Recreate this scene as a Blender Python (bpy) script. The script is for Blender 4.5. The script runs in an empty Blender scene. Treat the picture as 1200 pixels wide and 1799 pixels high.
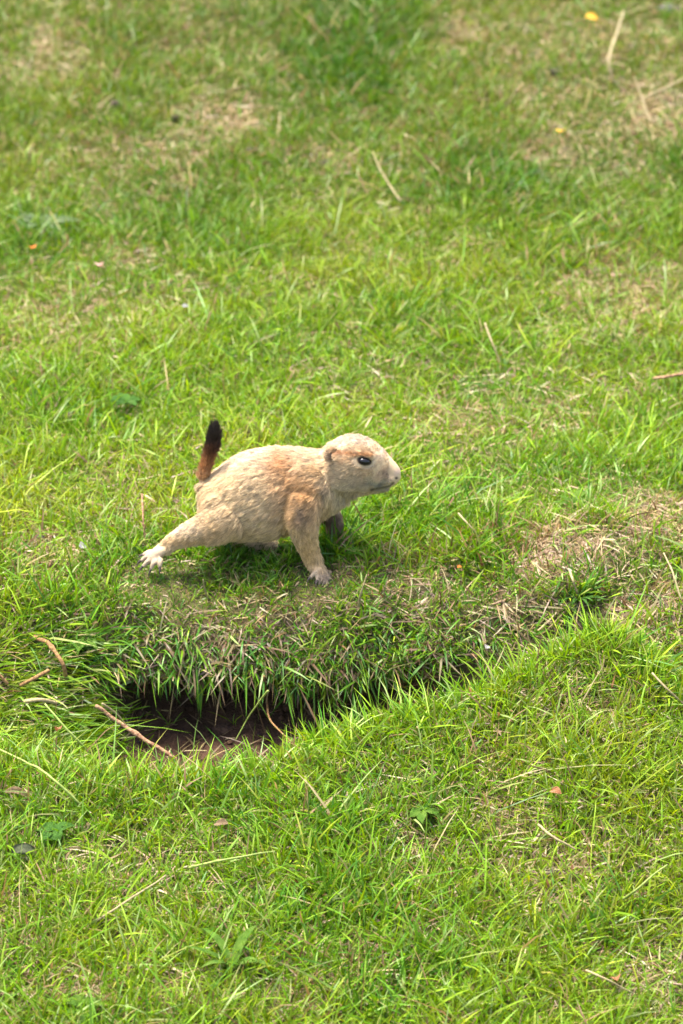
import bpy, bmesh, math
import numpy as np
from mathutils import Vector, Matrix
from mathutils.bvhtree import BVHTree

# ------------------------------------------------------------------ camera, sky, sun, exposure
R = math.radians
S = bpy.context.scene
COL = S.collection
MM = 0.00055                       # metres covered by one photograph pixel at the animal
PITCH, DIST = R(24), 4.0
FWD = np.array([0, math.cos(PITCH), -math.sin(PITCH)])
UP = np.array([0, math.sin(PITCH), math.cos(PITCH)])
TGT = np.array([0, 0, 0.053])
CAM = TGT - DIST * FWD
FPX = DIST / MM

cam_d = bpy.data.cameras.new('camera')
cam = bpy.data.objects.new('camera', cam_d)
COL.objects.link(cam)
cam.location = CAM
cam.rotation_euler = (R(90) - PITCH, 0, 0)
cam_d.sensor_width = 36
cam_d.sensor_fit = 'AUTO'
cam_d.lens = 36 * FPX / 1799
cam_d.clip_start = 0.05
cam_d.clip_end = 500
cam_d.dof.use_dof = True
cam_d.dof.focus_distance = 3.79
cam_d.dof.aperture_fstop = 8.6
S.camera = cam

SUN_DIR = Vector((-0.28, 0.13, 1.05)).normalized()
W = bpy.data.worlds.new('World')
S.world = W
W.use_nodes = True
nt = W.node_tree
sky = nt.nodes.new('ShaderNodeTexSky')
sky.sky_type = 'NISHITA'
sky.sun_disc = False
sky.sun_elevation = math.asin(SUN_DIR.z)
sky.sun_rotation = math.atan2(SUN_DIR.x, SUN_DIR.y)
sky.air_density = 1.0
sky.dust_density = 4.0
sky.ozone_density = 0.6
bg = nt.nodes['Background']
bg.inputs['Strength'].default_value = 0.15
nt.links.new(sky.outputs[0], bg.inputs[0])

sun_d = bpy.data.lights.new('sun', 'SUN')
sun_d.energy = 2.3
sun_d.angle = R(16)
sun_d.color = (1.0, 0.965, 0.90)
sun = bpy.data.objects.new('sun', sun_d)
COL.objects.link(sun)
sun.rotation_euler = SUN_DIR.to_track_quat('Z', 'Y').to_euler()

S.view_settings.view_transform = 'Standard'
S.view_settings.look = 'None'
S.view_settings.gamma = 1
S.view_settings.exposure = 2.5
S.render.engine = 'CYCLES'
S.cycles.use_denoising = True
S.cycles.sample_clamp_indirect = 4
S.cycles.max_bounces = 10
S.cycles.diffuse_bounces = 5
S.cycles.transmission_bounces = 6
S.cycles.transparent_max_bounces = 8

rng = np.random.default_rng(7)


# ------------------------------------------------------------------ helpers
def project(P):
    d = np.asarray(P) - CAM
    dep = d @ FWD
    return 600 + FPX * d[..., 0] / dep, 899.5 - FPX * (d @ UP) / dep


def ray(px, py):
    return FWD + np.array([1, 0, 0]) * ((px - 600) / FPX) + UP * ((899.5 - py) / FPX)


def at(px, py, Y):
    """Point of the upright plane y = Y seen at a photograph pixel."""
    d = ray(px, py)
    return CAM + d * ((Y - CAM[1]) / d[1])


def hash3(i, j, k, seed):
    h = (i.astype(np.int64) * 374761393 + j.astype(np.int64) * 668265263 + k.astype(np.int64) * 2147483647 + seed * 1274126177) & 0xFFFFFFFF
    h = ((h ^ (h >> 13)) * 1274126177) & 0xFFFFFFFF
    h = ((h ^ (h >> 16)) * 2246822519) & 0xFFFFFFFF
    return ((h ^ (h >> 15)) & 0xFFFF) / 32767.5 - 1.0


def noise(P, freq, seed=0):
    q = np.asarray(P, float) * freq
    f = np.floor(q)
    t = q - f
    t = t * t * (3 - 2 * t)
    i, j, k = f[..., 0], f[..., 1], f[..., 2]
    out = 0
    for a in (0, 1):
        for b in (0, 1):
            for c in (0, 1):
                w = (t[..., 0] if a else 1 - t[..., 0]) * (t[..., 1] if b else 1 - t[..., 1]) * (t[..., 2] if c else 1 - t[..., 2])
                out = out + w * hash3(i + a, j + b, k + c, seed)
    return out


def fbm(P, freq, seed=0, oct=3):
    o, a = 0, 1.0
    for n in range(oct):
        o = o + a * noise(P, freq * 2 ** n, seed + n * 17)
        a *= 0.5
    return o / 1.6


def sstep(a, b, x):
    t = np.clip((x - a) / (b - a), 0, 1)
    return t * t * (3 - 2 * t)


def tag(o, label=None, cat=None, group=None, kind=None):
    for k, v in (('label', label), ('category', cat), ('group', group), ('kind', kind)):
        if v:
            o[k] = v
    return o


def link(name, me, mat=None, parent=None):
    o = bpy.data.objects.new(name, me)
    COL.objects.link(o)
    if mat:
        me.materials.append(mat)
    if parent:
        o.parent = parent
        o.matrix_parent_inverse = Matrix.Identity(4)
    return o


def mesh_np(name, verts, faces_list, cols=None, smooth=False):
    """faces_list: arrays (n, k) of vertex indices."""
    me = bpy.data.meshes.new(name)
    me.vertices.add(len(verts))
    me.vertices.foreach_set('co', np.asarray(verts, np.float32).ravel())
    loops = np.concatenate([f.ravel() for f in faces_list]).astype(np.int32)
    tot = np.concatenate([np.full(len(f), f.shape[1], np.int32) for f in faces_list])
    start = np.concatenate([[0], np.cumsum(tot)[:-1]]).astype(np.int32)
    me.loops.add(len(loops))
    me.loops.foreach_set('vertex_index', loops)
    me.polygons.add(len(tot))
    me.polygons.foreach_set('loop_start', start)
    me.polygons.foreach_set('loop_total', tot)
    if cols is not None:
        a = me.attributes.new('col', 'FLOAT_COLOR', 'POINT')
        c = np.ones((len(verts), 4), np.float32)
        c[:, :3] = cols
        a.data.foreach_set('color', c.ravel())
    if smooth:
        me.polygons.foreach_set('use_smooth', np.ones(len(tot), bool))
    me.update(calc_edges=True)
    me.validate()
    return me


def norm(v):
    return v / np.maximum(np.linalg.norm(v, axis=-1, keepdims=True), 1e-9)


# ------------------------------------------------------------------ materials
def new_mat(name):
    m = bpy.data.materials.new(name)
    m.use_nodes = True
    n = m.node_tree
    n.nodes.clear()
    out = n.nodes.new('ShaderNodeOutputMaterial')
    return m, n, out


def blade_mat(name, trans=0.35, gloss=0.05, rough=0.4):
    m, n, out = new_mat(name)
    at_ = n.nodes.new('ShaderNodeAttribute')
    at_.attribute_name = 'col'
    dif = n.nodes.new('ShaderNodeBsdfDiffuse')
    tr = n.nodes.new('ShaderNodeBsdfTranslucent')
    gl = n.nodes.new('ShaderNodeBsdfGlossy')
    gl.inputs['Roughness'].default_value = rough
    gl.inputs['Color'].default_value = (1, 1, 1, 1)
    hs = n.nodes.new('ShaderNodeHueSaturation')
    hs.inputs['Hue'].default_value = 0.49
    hs.inputs['Saturation'].default_value = 1.15
    hs.inputs['Value'].default_value = 1.25
    n.links.new(at_.outputs['Color'], dif.inputs['Color'])
    n.links.new(at_.outputs['Color'], hs.inputs['Color'])
    n.links.new(hs.outputs[0], tr.inputs['Color'])
    m1 = n.nodes.new('ShaderNodeMixShader')
    m1.inputs[0].default_value = trans
    n.links.new(dif.outputs[0], m1.inputs[1])
    n.links.new(tr.outputs[0], m1.inputs[2])
    m2 = n.nodes.new('ShaderNodeMixShader')
    m2.inputs[0].default_value = gloss
    n.links.new(m1.outputs[0], m2.inputs[1])
    n.links.new(gl.outputs[0], m2.inputs[2])
    n.links.new(m2.outputs[0], out.inputs[0])
    return m


def solid_mat(name, c1, c2, scale=60, rough=0.7, bump=0.3, trans=0.0):
    m, n, out = new_mat(name)
    tc = n.nodes.new('ShaderNodeTexCoord')
    no = n.nodes.new('ShaderNodeTexNoise')
    no.inputs['Scale'].default_value = scale
    no.inputs['Detail'].default_value = 6
    n.links.new(tc.outputs['Object'], no.inputs['Vector'])
    cr = n.nodes.new('ShaderNodeValToRGB')
    cr.color_ramp.elements[0].position = 0.35
    cr.color_ramp.elements[1].position = 0.68
    cr.color_ramp.elements[0].color = (*c1, 1)
    cr.color_ramp.elements[1].color = (*c2, 1)
    n.links.new(no.outputs['Fac'], cr.inputs[0])
    b = n.nodes.new('ShaderNodeBsdfPrincipled')
    b.inputs['Roughness'].default_value = rough
    b.inputs['Specular IOR Level'].default_value = .25
    n.links.new(cr.outputs[0], b.inputs['Base Color'])
    bp = n.nodes.new('ShaderNodeBump')
    bp.inputs['Strength'].default_value = bump
    bp.inputs['Distance'].default_value = 0.002
    n.links.new(no.outputs['Fac'], bp.inputs['Height'])
    n.links.new(bp.outputs[0], b.inputs['Normal'])
    if trans:
        t = n.nodes.new('ShaderNodeBsdfTranslucent')
        n.links.new(cr.outputs[0], t.inputs['Color'])
        mx = n.nodes.new('ShaderNodeMixShader')
        mx.inputs[0].default_value = trans
        n.links.new(b.outputs[0], mx.inputs[1])
        n.links.new(t.outputs[0], mx.inputs[2])
        n.links.new(mx.outputs[0], out.inputs[0])
    else:
        n.links.new(b.outputs[0], out.inputs[0])
    return m


# ------------------------------------------------------------------ ground
def knots(kind):
    head = [(-70, -0.9), (-6, -0.55), (-2.0, -0.30), (-0.75, -0.154), (-0.52, -0.115)]
    tail = [(0.30, 0.004), (0.75, 0.012), (1.6, 0.045), (3.5, 0.14), (8, 0.35), (70, 1.6)]
    H = [(-.38, -.096), (-.285, -.090), (-.255, -.120), (-.215, -.152), (-.13, -.139), (-.05, -.128), (-.02, -.105), (-.055, -.078),
         (-.108, -.068), (-.096, -.044), (-.062, -.012), (-.02, 0), (.03, 0)]
    H2 = [(-.36, -.080), (-.262, -.066), (-.232, -.105), (-.20, -.140), (-.14, -.145), (-.06, -.140), (-.03, -.115), (-.06, -.100),
          (-.110, -.084), (-.10, -.054), (-.068, -.017), (-.025, 0), (.03, 0.002)]
    RA = [(-.30, -.057), (-.215, -.043), (-.185, -.075), (-.165, -.092), (-.15, -.094), (-.135, -.085), (-.127, -.072), (-.117, -.058),
          (-.10, -.042), (-.08, -.022), (-.05, -.004), (-.01, .004), (.04, .006)]
    RB = [(-.23, -.026), (-.15, -.006), (-.128, -.021), (-.118, -.030), (-.107, -.033), (-.095, -.029), (-.084, -.018), (-.072, -.006),
          (-.058, .006), (-.035, .017), (0, .027), (.035, .030), (.08, .020)]
    L = [(-.38, -.091), (-.29, -.080), (-.26, -.088), (-.235, -.096), (-.205, -.098), (-.18, -.092), (-.165, -.080), (-.15, -.067),
         (-.13, -.05), (-.105, -.034), (-.07, -.014), (-.02, -.002), (.03, 0)]
    n = len(H)
    F = [(-.38 + .41 * i / (n - 1), -.091 + .091 * sstep(0, 1, i / (n - 1))) for i in range(n)]
    return np.array(head + dict(H=H, G=H2, A=RA, B=RB, L=L, F=F)[kind] + tail)


COLS = [(-2600, 'F', 'F', 0), (-500, 'F', 'F', 0), (-150, 'F', 'L', .5), (0, 'F', 'L', .85), (120, 'L', 'L', 0), (190, 'L', 'H', .35),
        (245, 'L', 'H', .9), (300, 'H', 'H', 0), (430, 'H', 'H', 0), (600, 'G', 'A', .12), (690, 'G', 'A', .45), (780, 'G', 'A', .85),
        (850, 'A', 'A', 0), (950, 'A', 'B', .5), (1050, 'B', 'B', 0), (1200, 'B', 'F', .4), (1500, 'B', 'F', .85), (1800, 'F', 'F', 0), (3000, 'F', 'F', 0)]
KX = np.array([(c[0] - 600) * MM for c in COLS])
KK = np.array([knots(c[1]) * (1 - c[3]) + knots(c[2]) * c[3] for c in COLS])          # (cols, K, 2)
HOLE = np.array([dict(H=1, G=1, A=.25, B=0, L=0, F=0)[c[1]] * (1 - c[3]) + dict(H=1, G=1, A=.25, B=0, L=0, F=0)[c[2]] * c[3] for c in COLS])

xs = np.arange(-0.8, 0.8001, 0.005)
ext = [0.8]
while ext[-1] < 70:
    ext.append(ext[-1] + max(0.02, (ext[-1] - 0.78) * 0.35))
ext = np.array(ext[1:])
xs = np.concatenate([-ext[::-1], xs, ext])
K = KK.shape[1]
KF_ = 5
kcols = np.empty((len(xs), K, 2))
for k in range(K):
    for c in range(2):
        kcols[:, k, c] = np.interp(xs, KX, KK[:, k, c])
# ragged overhang
xs3 = np.stack([xs, xs * 0, xs * 0], 1)
for k, am in ((KF_ + 5, .010), (KF_ + 6, .013), (KF_ + 7, .008)):
    kcols[:, k, 0] += am * (noise(xs3, 24, 501) + .7 * noise(xs3, 60, 502)) * sstep(.3, .2, np.abs(xs))
    kcols[:, k, 1] += am * .7 * (noise(xs3, 30, 503) + .5 * noise(xs3, 75, 504)) * sstep(.3, .2, np.abs(xs))
# soften the joins between columns
fine = np.abs(xs) < 0.8
ker = np.exp(-np.linspace(-2, 2, 11) ** 2)
ker /= ker.sum()
for k in range(K):
    for c in range(2):
        v = kcols[fine, k, c]
        kcols[fine, k, c] = np.convolve(np.pad(v, 5, mode='edge'), ker, 'valid')
hole_x = np.interp(xs, KX, HOLE)
nseg = [4, 6, 16, 24, 24, 18, 10, 10, 9, 10, 10, 8, 8, 9, 8, 9, 8, 9, 40, 40, 60, 40, 12, 10]
nseg = nseg[:K - 1] + [10] * max(0, K - 1 - len(nseg))
# Fritsch-style monotone curve through the knots of each column
tv = np.concatenate([[k + np.arange(n) / n for k, n in enumerate(nseg)][i] for i in range(K - 1)] + [[K - 1]])


def curve(kc, t):
    k = np.minimum(np.floor(t).astype(int), K - 2)
    f = t - k
    chord = np.linalg.norm(np.diff(kc, axis=1), axis=2)                              # (nx, K-1)
    sl = np.diff(kc, axis=1)
    m = np.zeros_like(kc)
    d0, d1 = chord[:, :-1, None], chord[:, 1:, None]
    m[:, 1:-1] = (sl[:, :-1] / d0 * d1 + sl[:, 1:] / d1 * d0) / (d0 + d1)          # unit-speed tangents
    m[:, 0], m[:, -1] = sl[:, 0] / chord[:, :1], sl[:, -1] / chord[:, -1:]
    P0, P1 = kc[:, k], kc[:, k + 1]
    L_ = chord[:, k][..., None]
    T0, T1 = m[:, k] * L_, m[:, k + 1] * L_
    f = f[None, :, None]
    return (2 * f ** 3 - 3 * f ** 2 + 1) * P0 + (f ** 3 - 2 * f ** 2 + f) * T0 + (-2 * f ** 3 + 3 * f ** 2) * P1 + (f ** 3 - f ** 2) * T1


YZ = curve(kcols, tv)
NX, NT = len(xs), len(tv)
G = np.empty((NX, NT, 3))
G[..., 0] = xs[:, None]
G[..., 1:] = YZ
TT = np.broadcast_to(tv[None, :], (NX, NT))
HX = np.broadcast_to(hole_x[:, None], (NX, NT))
KF = 5                                        # index of the first hollow knot (front of the near rim)
bankz = sstep(KF + 6.2, KF + 7.4, TT) * (1 - sstep(KF + 10.6, KF + 12, TT)) * sstep(-.34, -.22, G[..., 0]) * sstep(.5, .3, G[..., 0])
soil = HX * sstep(KF + 2.0, KF + 2.8, TT) * (1 - sstep(KF + 7.2, KF + 8.0, TT))


def grid_normals(G):
    du = np.gradient(G, axis=0)
    dv = np.gradient(G, axis=1)
    return norm(np.cross(du, dv))


Nn = grid_normals(G)
near = sstep(6, 2.5, np.abs(G[..., 0])) * sstep(8, 4, np.abs(G[..., 1]))
und = 0.014 * fbm(G, 2.6, 3) * sstep(0.15, 0.6, np.abs(G[..., 1] + 0.1)) * near
lump = 0.0045 * fbm(G, 14, 11, 3) + 0.0022 * fbm(G, 45, 5, 2)
G = G + Nn * ((und + lump * near + bankz * (.011 * fbm(G, 24, 61, 2) + .004 * noise(G, 70, 63)))[..., None]) + Nn * (soil * (0.009 * fbm(G, 40, 21, 3) + 0.004 * noise(G, 150, 9)))[..., None]
# far rolling grassland
G[..., 2] += sstep(5, 25, np.abs(G[..., 1])) * 0.5 * fbm(G, 0.06, 8, 2) + sstep(5, 25, np.abs(G[..., 0])) * 0.4 * fbm(G, 0.07, 18, 2)
Nn = grid_normals(G)
idx = np.arange(NX * NT).reshape(NX, NT)
quads = np.stack([idx[:-1, :-1], idx[1:, :-1], idx[1:, 1:], idx[:-1, 1:]], -1).reshape(-1, 4)


def ground_mat():
    m, n, out = new_mat('ground_soil_thatch')
    tc = n.nodes.new('ShaderNodeTexCoord')
    a = n.nodes.new('ShaderNodeAttribute')
    a.attribute_name = 'col'
    n1 = n.nodes.new('ShaderNodeTexNoise')
    n1.inputs['Scale'].default_value = 90
    n1.inputs['Detail'].default_value = 8
    n1.inputs['Roughness'].default_value = 0.7
    n2 = n.nodes.new('ShaderNodeTexNoise')
    n2.inputs['Scale'].default_value = 500
    n2.inputs['Detail'].default_value = 4
    for q in (n1, n2):
        n.links.new(tc.outputs['Object'], q.inputs['Vector'])
    mr = n.nodes.new('ShaderNodeMapRange')
    mr.inputs['From Min'].default_value = 0.3
    mr.inputs['From Max'].default_value = 0.7
    mr.inputs['To Min'].default_value = 0.55
    mr.inputs['To Max'].default_value = 1.5
    n.links.new(n1.outputs['Fac'], mr.inputs['Value'])
    mul = n.nodes.new('ShaderNodeVectorMath')
    mul.operation = 'SCALE'
    n.links.new(a.outputs['Color'], mul.inputs[0])
    n.links.new(mr.outputs[0], mul.inputs['Scale'])
    b = n.nodes.new('ShaderNodeBsdfPrincipled')
    b.inputs['Roughness'].default_value = 0.95
    b.inputs['Specular IOR Level'].default_value = 0.15
    n.links.new(mul.outputs[0], b.inputs['Base Color'])
    ad = n.nodes.new('ShaderNodeMath')
    n.links.new(n1.outputs['Fac'], ad.inputs[0])
    n.links.new(n2.outputs['Fac'], ad.inputs[1])
    bp = n.nodes.new('ShaderNodeBump')
    bp.inputs['Strength'].default_value = 0.9
    bp.inputs['Distance'].default_value = 0.004
    n.links.new(ad.outputs[0], bp.inputs['Height'])
    n.links.new(bp.outputs[0], b.inputs['Normal'])
    n.links.new(b.outputs[0], out.inputs[0])
    return m


# patches where the turf is thin, dry or lush (photograph pixels, radii, dryness, thinness)
DRY = [(280, 70, 330, 110, .26, .25), (1010, 110, 240, 160, .32, .25), (260, 270, 260, 70, .26, .15), (760, 250, 120, 90, .25, .1), (1080, 500, 120, 90, .4, .2), (120, 560, 160, 80, .28, .1),
       (430, 220, 60, 40, .5, .3), (90, 85, 45, 35, .8, .5), (800, 55, 55, 35, .8, .5), (1140, 190, 70, 90, .55, .4), (560, 285, 70, 22, .7, .6),
       (330, 300, 60, 60, .45, .3), (215, 450, 60, 25, .55, .2), (1130, 520, 45, 55, .55, .35), (310, 25, 40, 30, .5, .4), (1080, 60, 60, 50, .5, .3),
       (90, 970, 75, 35, .55, .3), (790, 740, 70, 35, .4, .2), (1000, 740, 50, 25, .4, .3), (960, 960, 110, 42, .95, .55), (1150, 920, 80, 45, .95, .6),
       (1150, 1060, 60, 40, .7, .5), (505, 1085, 70, 28, .5, .15), (660, 1010, 60, 35, .7, .25), (410, 1110, 110, 30, .5, .15), (300, 1190, 70, 40, .4, .3),
       (760, 1000, 50, 30, .4, .15), (910, 1060, 60, 30, .4, .25), (1000, 1230, 90, 50, .35, .3), (1170, 1130, 45, 30, .7, .3),
       (130, 1745, 90, 40, .55, .4), (330, 1760, 70, 30, .45, .3), (1010, 1530, 80, 35, .4, .5), (620, 1700, 50, 40, .4, .3), (1120, 1720, 60, 40, .5, .3),
       (700, 1480, 60, 25, .3, .4), (560, 1750, 60, 30, .5, .3), (930, 1440, 70, 30, .3, .3), (20, 1650, 60, 60, .3, .2), (860, 1330, 60, 40, .35, .3),
       (250, 900, 40, 30, .3, .2), (370, 200, 60, 60, .35, .2), (640, 220, 50, 40, .35, .2), (950, 270, 50, 25, .5, .3), (180, 200, 70, 30, .35, .2)]
LUSH = [(620, 90, 90, 110, .9), (230, 90, 60, 40, .3), (850, 330, 110, 70, .5), (1000, 420, 120, 60, .4), (560, 1450, 120, 50, .5), (620, 1590, 120, 60, .4),
        (660, 1740, 90, 60, .7), (440, 1640, 80, 50, .4), (1060, 1640, 70, 60, .5), (130, 1130, 110, 70, .6), (1020, 1045, 40, 35, .9), (720, 920, 90, 45, .5),
        (850, 960, 40, 60, .4), (1130, 1170, 60, 60, .5), (420, 980, 150, 45, .7), (590, 960, 60, 40, .8), (700, 1110, 150, 70, .4), (250, 1020, 90, 40, .5),
        (250, 1420, 140, 50, .35), (80, 400, 60, 35, .3), (400, 480, 80, 50, .25), (720, 560, 80, 60, .3)]


def patches(P):
    px, py = project(P)
    vis = (px > -900) & (px < 2100) & (py > -900) & (py < 2600)
    dry = np.zeros(px.shape)
    thin = np.zeros(px.shape)
    lush = np.zeros(px.shape)
    wob = P * np.array([1, 1, 1.0])
    ox, oy = 28 * fbm(wob, 22, 31, 2), 22 * fbm(wob, 22, 47, 2)
    for cx, cy, rx, ry, d, th in DRY:
        g = np.exp(-(((px + ox - cx) / rx) ** 2 + ((py + oy - cy) / ry) ** 2) ** 1.2)
        dry = np.maximum(dry, d * g)
        thin = np.maximum(thin, th * g)
    for cx, cy, rx, ry, d in LUSH:
        g = np.exp(-(((px + ox - cx) / rx) ** 2 + ((py + oy - cy) / ry) ** 2))
        lush = np.maximum(lush, d * g)
    return px, py, np.where(vis, dry, .15), np.where(vis, thin, .1), np.where(vis, lush, 0)


GP = G.reshape(-1, 3)
gpx, gpy, gdry, gthin, glush = patches(GP)
so = soil.reshape(-1)
gn = fbm(GP, 18, 77, 3)
turf = np.array([.045, .046, .013])
thatch = np.array([.15, .10, .05])
earth = np.array([.060, .032, .018])
w1 = np.clip(gdry * .9 + .25 * gn + .12, 0, 1)[:, None]
gcol = turf * (1 - w1) + thatch * w1
far = sstep(1.2, 3.5, np.maximum(np.abs(GP[:, 0]), np.abs(GP[:, 1]) - 1.5))[:, None]
gcol = gcol * (1 - far) + np.array([.085, .12, .022]) * (1 + .3 * fbm(GP, 1.1, 91, 3)[:, None]) * far
gcol = gcol * (1 - so[:, None]) + earth * (1 + .35 * gn[:, None]) * so[:, None]
ground_me = mesh_np('ground', GP, [quads], gcol, smooth=True)
ground = link('ground', ground_me, ground_mat())
tag(ground, 'grassy mound and slope of brown soil with a burrow hollow dug under its edge', None, None, 'structure')
BVH = BVHTree.FromPolygons([tuple(v) for v in GP], quads.tolist())


def hit(px, py):
    """Where the line of sight through a photograph pixel meets the ground."""
    d = Vector(ray(px, py)).normalized()
    loc, n, _, _ = BVH.ray_cast(Vector(CAM), d)
    return loc, n


# ------------------------------------------------------------------ grass
BL = blade_mat('grass_blade', 0.33, 0.012, 0.4)
DB = blade_mat('dry_blade', 0.22, 0.03, 0.5)
A4 = GP[quads]                                             # (Q,4,3)
QC = A4.mean(1)
QA = np.linalg.norm(np.cross(A4[:, 2] - A4[:, 0], A4[:, 3] - A4[:, 1]), axis=1) / 2
qpx, qpy = project(QC)
Tq = TT.reshape(-1)[quads].mean(1)
Hq = so[quads].mean(1)
inview = (qpx > -60) & (qpx < 1260) & (qpy > -90) & (qpy < 1890)
margin = (qpx > -800) & (qpx < 2000) & (qpy > -500) & (qpy < 2500) & ~inview
_, _, qdry, qthin, qlush = patches(QC)


def sample(n, dens):
    p = QA * dens
    q = rng.choice(len(p), n, p=p / p.sum())
    u, v = rng.random(n), rng.random(n)
    a = A4[q]
    P = ((1 - u) * (1 - v))[:, None] * a[:, 0] + (u * (1 - v))[:, None] * a[:, 1] + (u * v)[:, None] * a[:, 2] + ((1 - u) * v)[:, None] * a[:, 3]
    Nq = Nn.reshape(-1, 3)[quads[q]].mean(1)
    return P, norm(Nq), q


# where the animal treads: (world point, radius, longest blade)
FEET = [(at(270, 990, -.03), .030, .005), (at(300, 965, -.03), .025, .007), (at(565, 1015, -.03), .026, .005), 
        (at(455, 960, .03), .03, .012)]
BELLY = [at(px, 965, y) for px in (330, 380, 430, 480, 530) for y in (-.045, -.01, .02)]


def trodden(P, L):
    for c, r, mx in FEET:
        d = np.hypot(P[:, 0] - c[0], (P[:, 1] - c[1]) * .8)
        L = np.minimum(L, mx + .002 + np.maximum(0, d - r) * 1.3)
    for c in BELLY:
        d = np.hypot(P[:, 0] - c[0], P[:, 1] - c[1])
        L = np.minimum(L, .020 + np.maximum(0, d - .03) * 1.0)
    return L


GREENS = np.array([[.119, .220, .008], [.166, .252, .012], [.080, .183, .008], [.040, .128, .009], [.220, .265, .018], [.21, .275, .08]])
STRAWS = np.array([[.34, .25, .10], [.28, .19, .08], [.22, .14, .06], [.40, .32, .15], [.17, .10, .045], [.27, .16, .085]])


def blades(name, P, D, B, L, Wd, C0, C1, side, mat, label, cat):
    """P root, D start direction, B bend vector (at full length), L length, Wd half width."""
    n = len(P)
    s = np.array([0, .38, .74, 1.0])
    prof = np.array([.75, 1.0, .72, 0])
    c = P[:, None] + D[:, None] * (L[:, None, None] * s[None, :, None]) + B[:, None] * (L[:, None, None] * (s ** 2)[None, :, None])
    V = np.empty((n, 7, 3))
    for i in range(3):
        w = side * (Wd * prof[i])[:, None]
        V[:, 2 * i] = c[:, i] - w
        V[:, 2 * i + 1] = c[:, i] + w
    V[:, 6] = c[:, 3]
    b = np.arange(n)[:, None] * 7
    q = np.concatenate([b + np.array([[0, 1, 3, 2]]), b + np.array([[2, 3, 5, 4]])])
    t = b + np.array([[4, 5, 6]])
    C = np.empty((n, 7, 3))
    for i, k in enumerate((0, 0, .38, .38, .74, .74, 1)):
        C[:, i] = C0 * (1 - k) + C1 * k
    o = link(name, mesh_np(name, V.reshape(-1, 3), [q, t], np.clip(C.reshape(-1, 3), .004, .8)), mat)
    tag(o, label, cat, None, 'stuff')
    return o


def rand_dir(n):
    a = rng.random(n) * 2 * math.pi
    return np.stack([np.cos(a), np.sin(a), np.zeros(n)], 1)


def green_colour(P, lush, dry, n):
    big = fbm(P, 5.5, 101, 3)
    mid = fbm(P, 26, 131, 2)
    k = big * .9 + mid * .6 + rng.normal(0, .45, n)
    pick = np.where(k > .75, 4, np.where(k > .15, 1, np.where(k > -.45, 0, np.where(k > -1.0, 2, 3))))
    pick = np.where(rng.random(n) < .08, 5, pick)
    pick = np.where(rng.random(n) < lush * 1.0, np.where(rng.random(n) < .55, 3, 2), pick)
    c = GREENS[pick] * np.clip(1 + rng.normal(0, .22, n), .4, 1.6)[:, None]
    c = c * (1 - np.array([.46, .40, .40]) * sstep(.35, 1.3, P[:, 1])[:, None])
    return c


def straw_colour(n):
    return .78 * STRAWS[rng.integers(0, len(STRAWS), n)] * (1 + rng.normal(0, .15, n))[:, None]


zone_bank = lambda t: sstep(KF + 6.4, KF + 7.8, t) * (1 - sstep(KF + 10.0, KF + 11.2, t))
bank_q = zone_bank(Tq)
bankx = sstep(60, 240, qpx) * (1 - sstep(1080, 1260, qpx))
bank_q = bank_q * bankx
pit_q = sstep(KF + 1.8, KF + 2.6, Tq) * (1 - sstep(KF + 6.6, KF + 7.6, Tq)) * bankx


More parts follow.
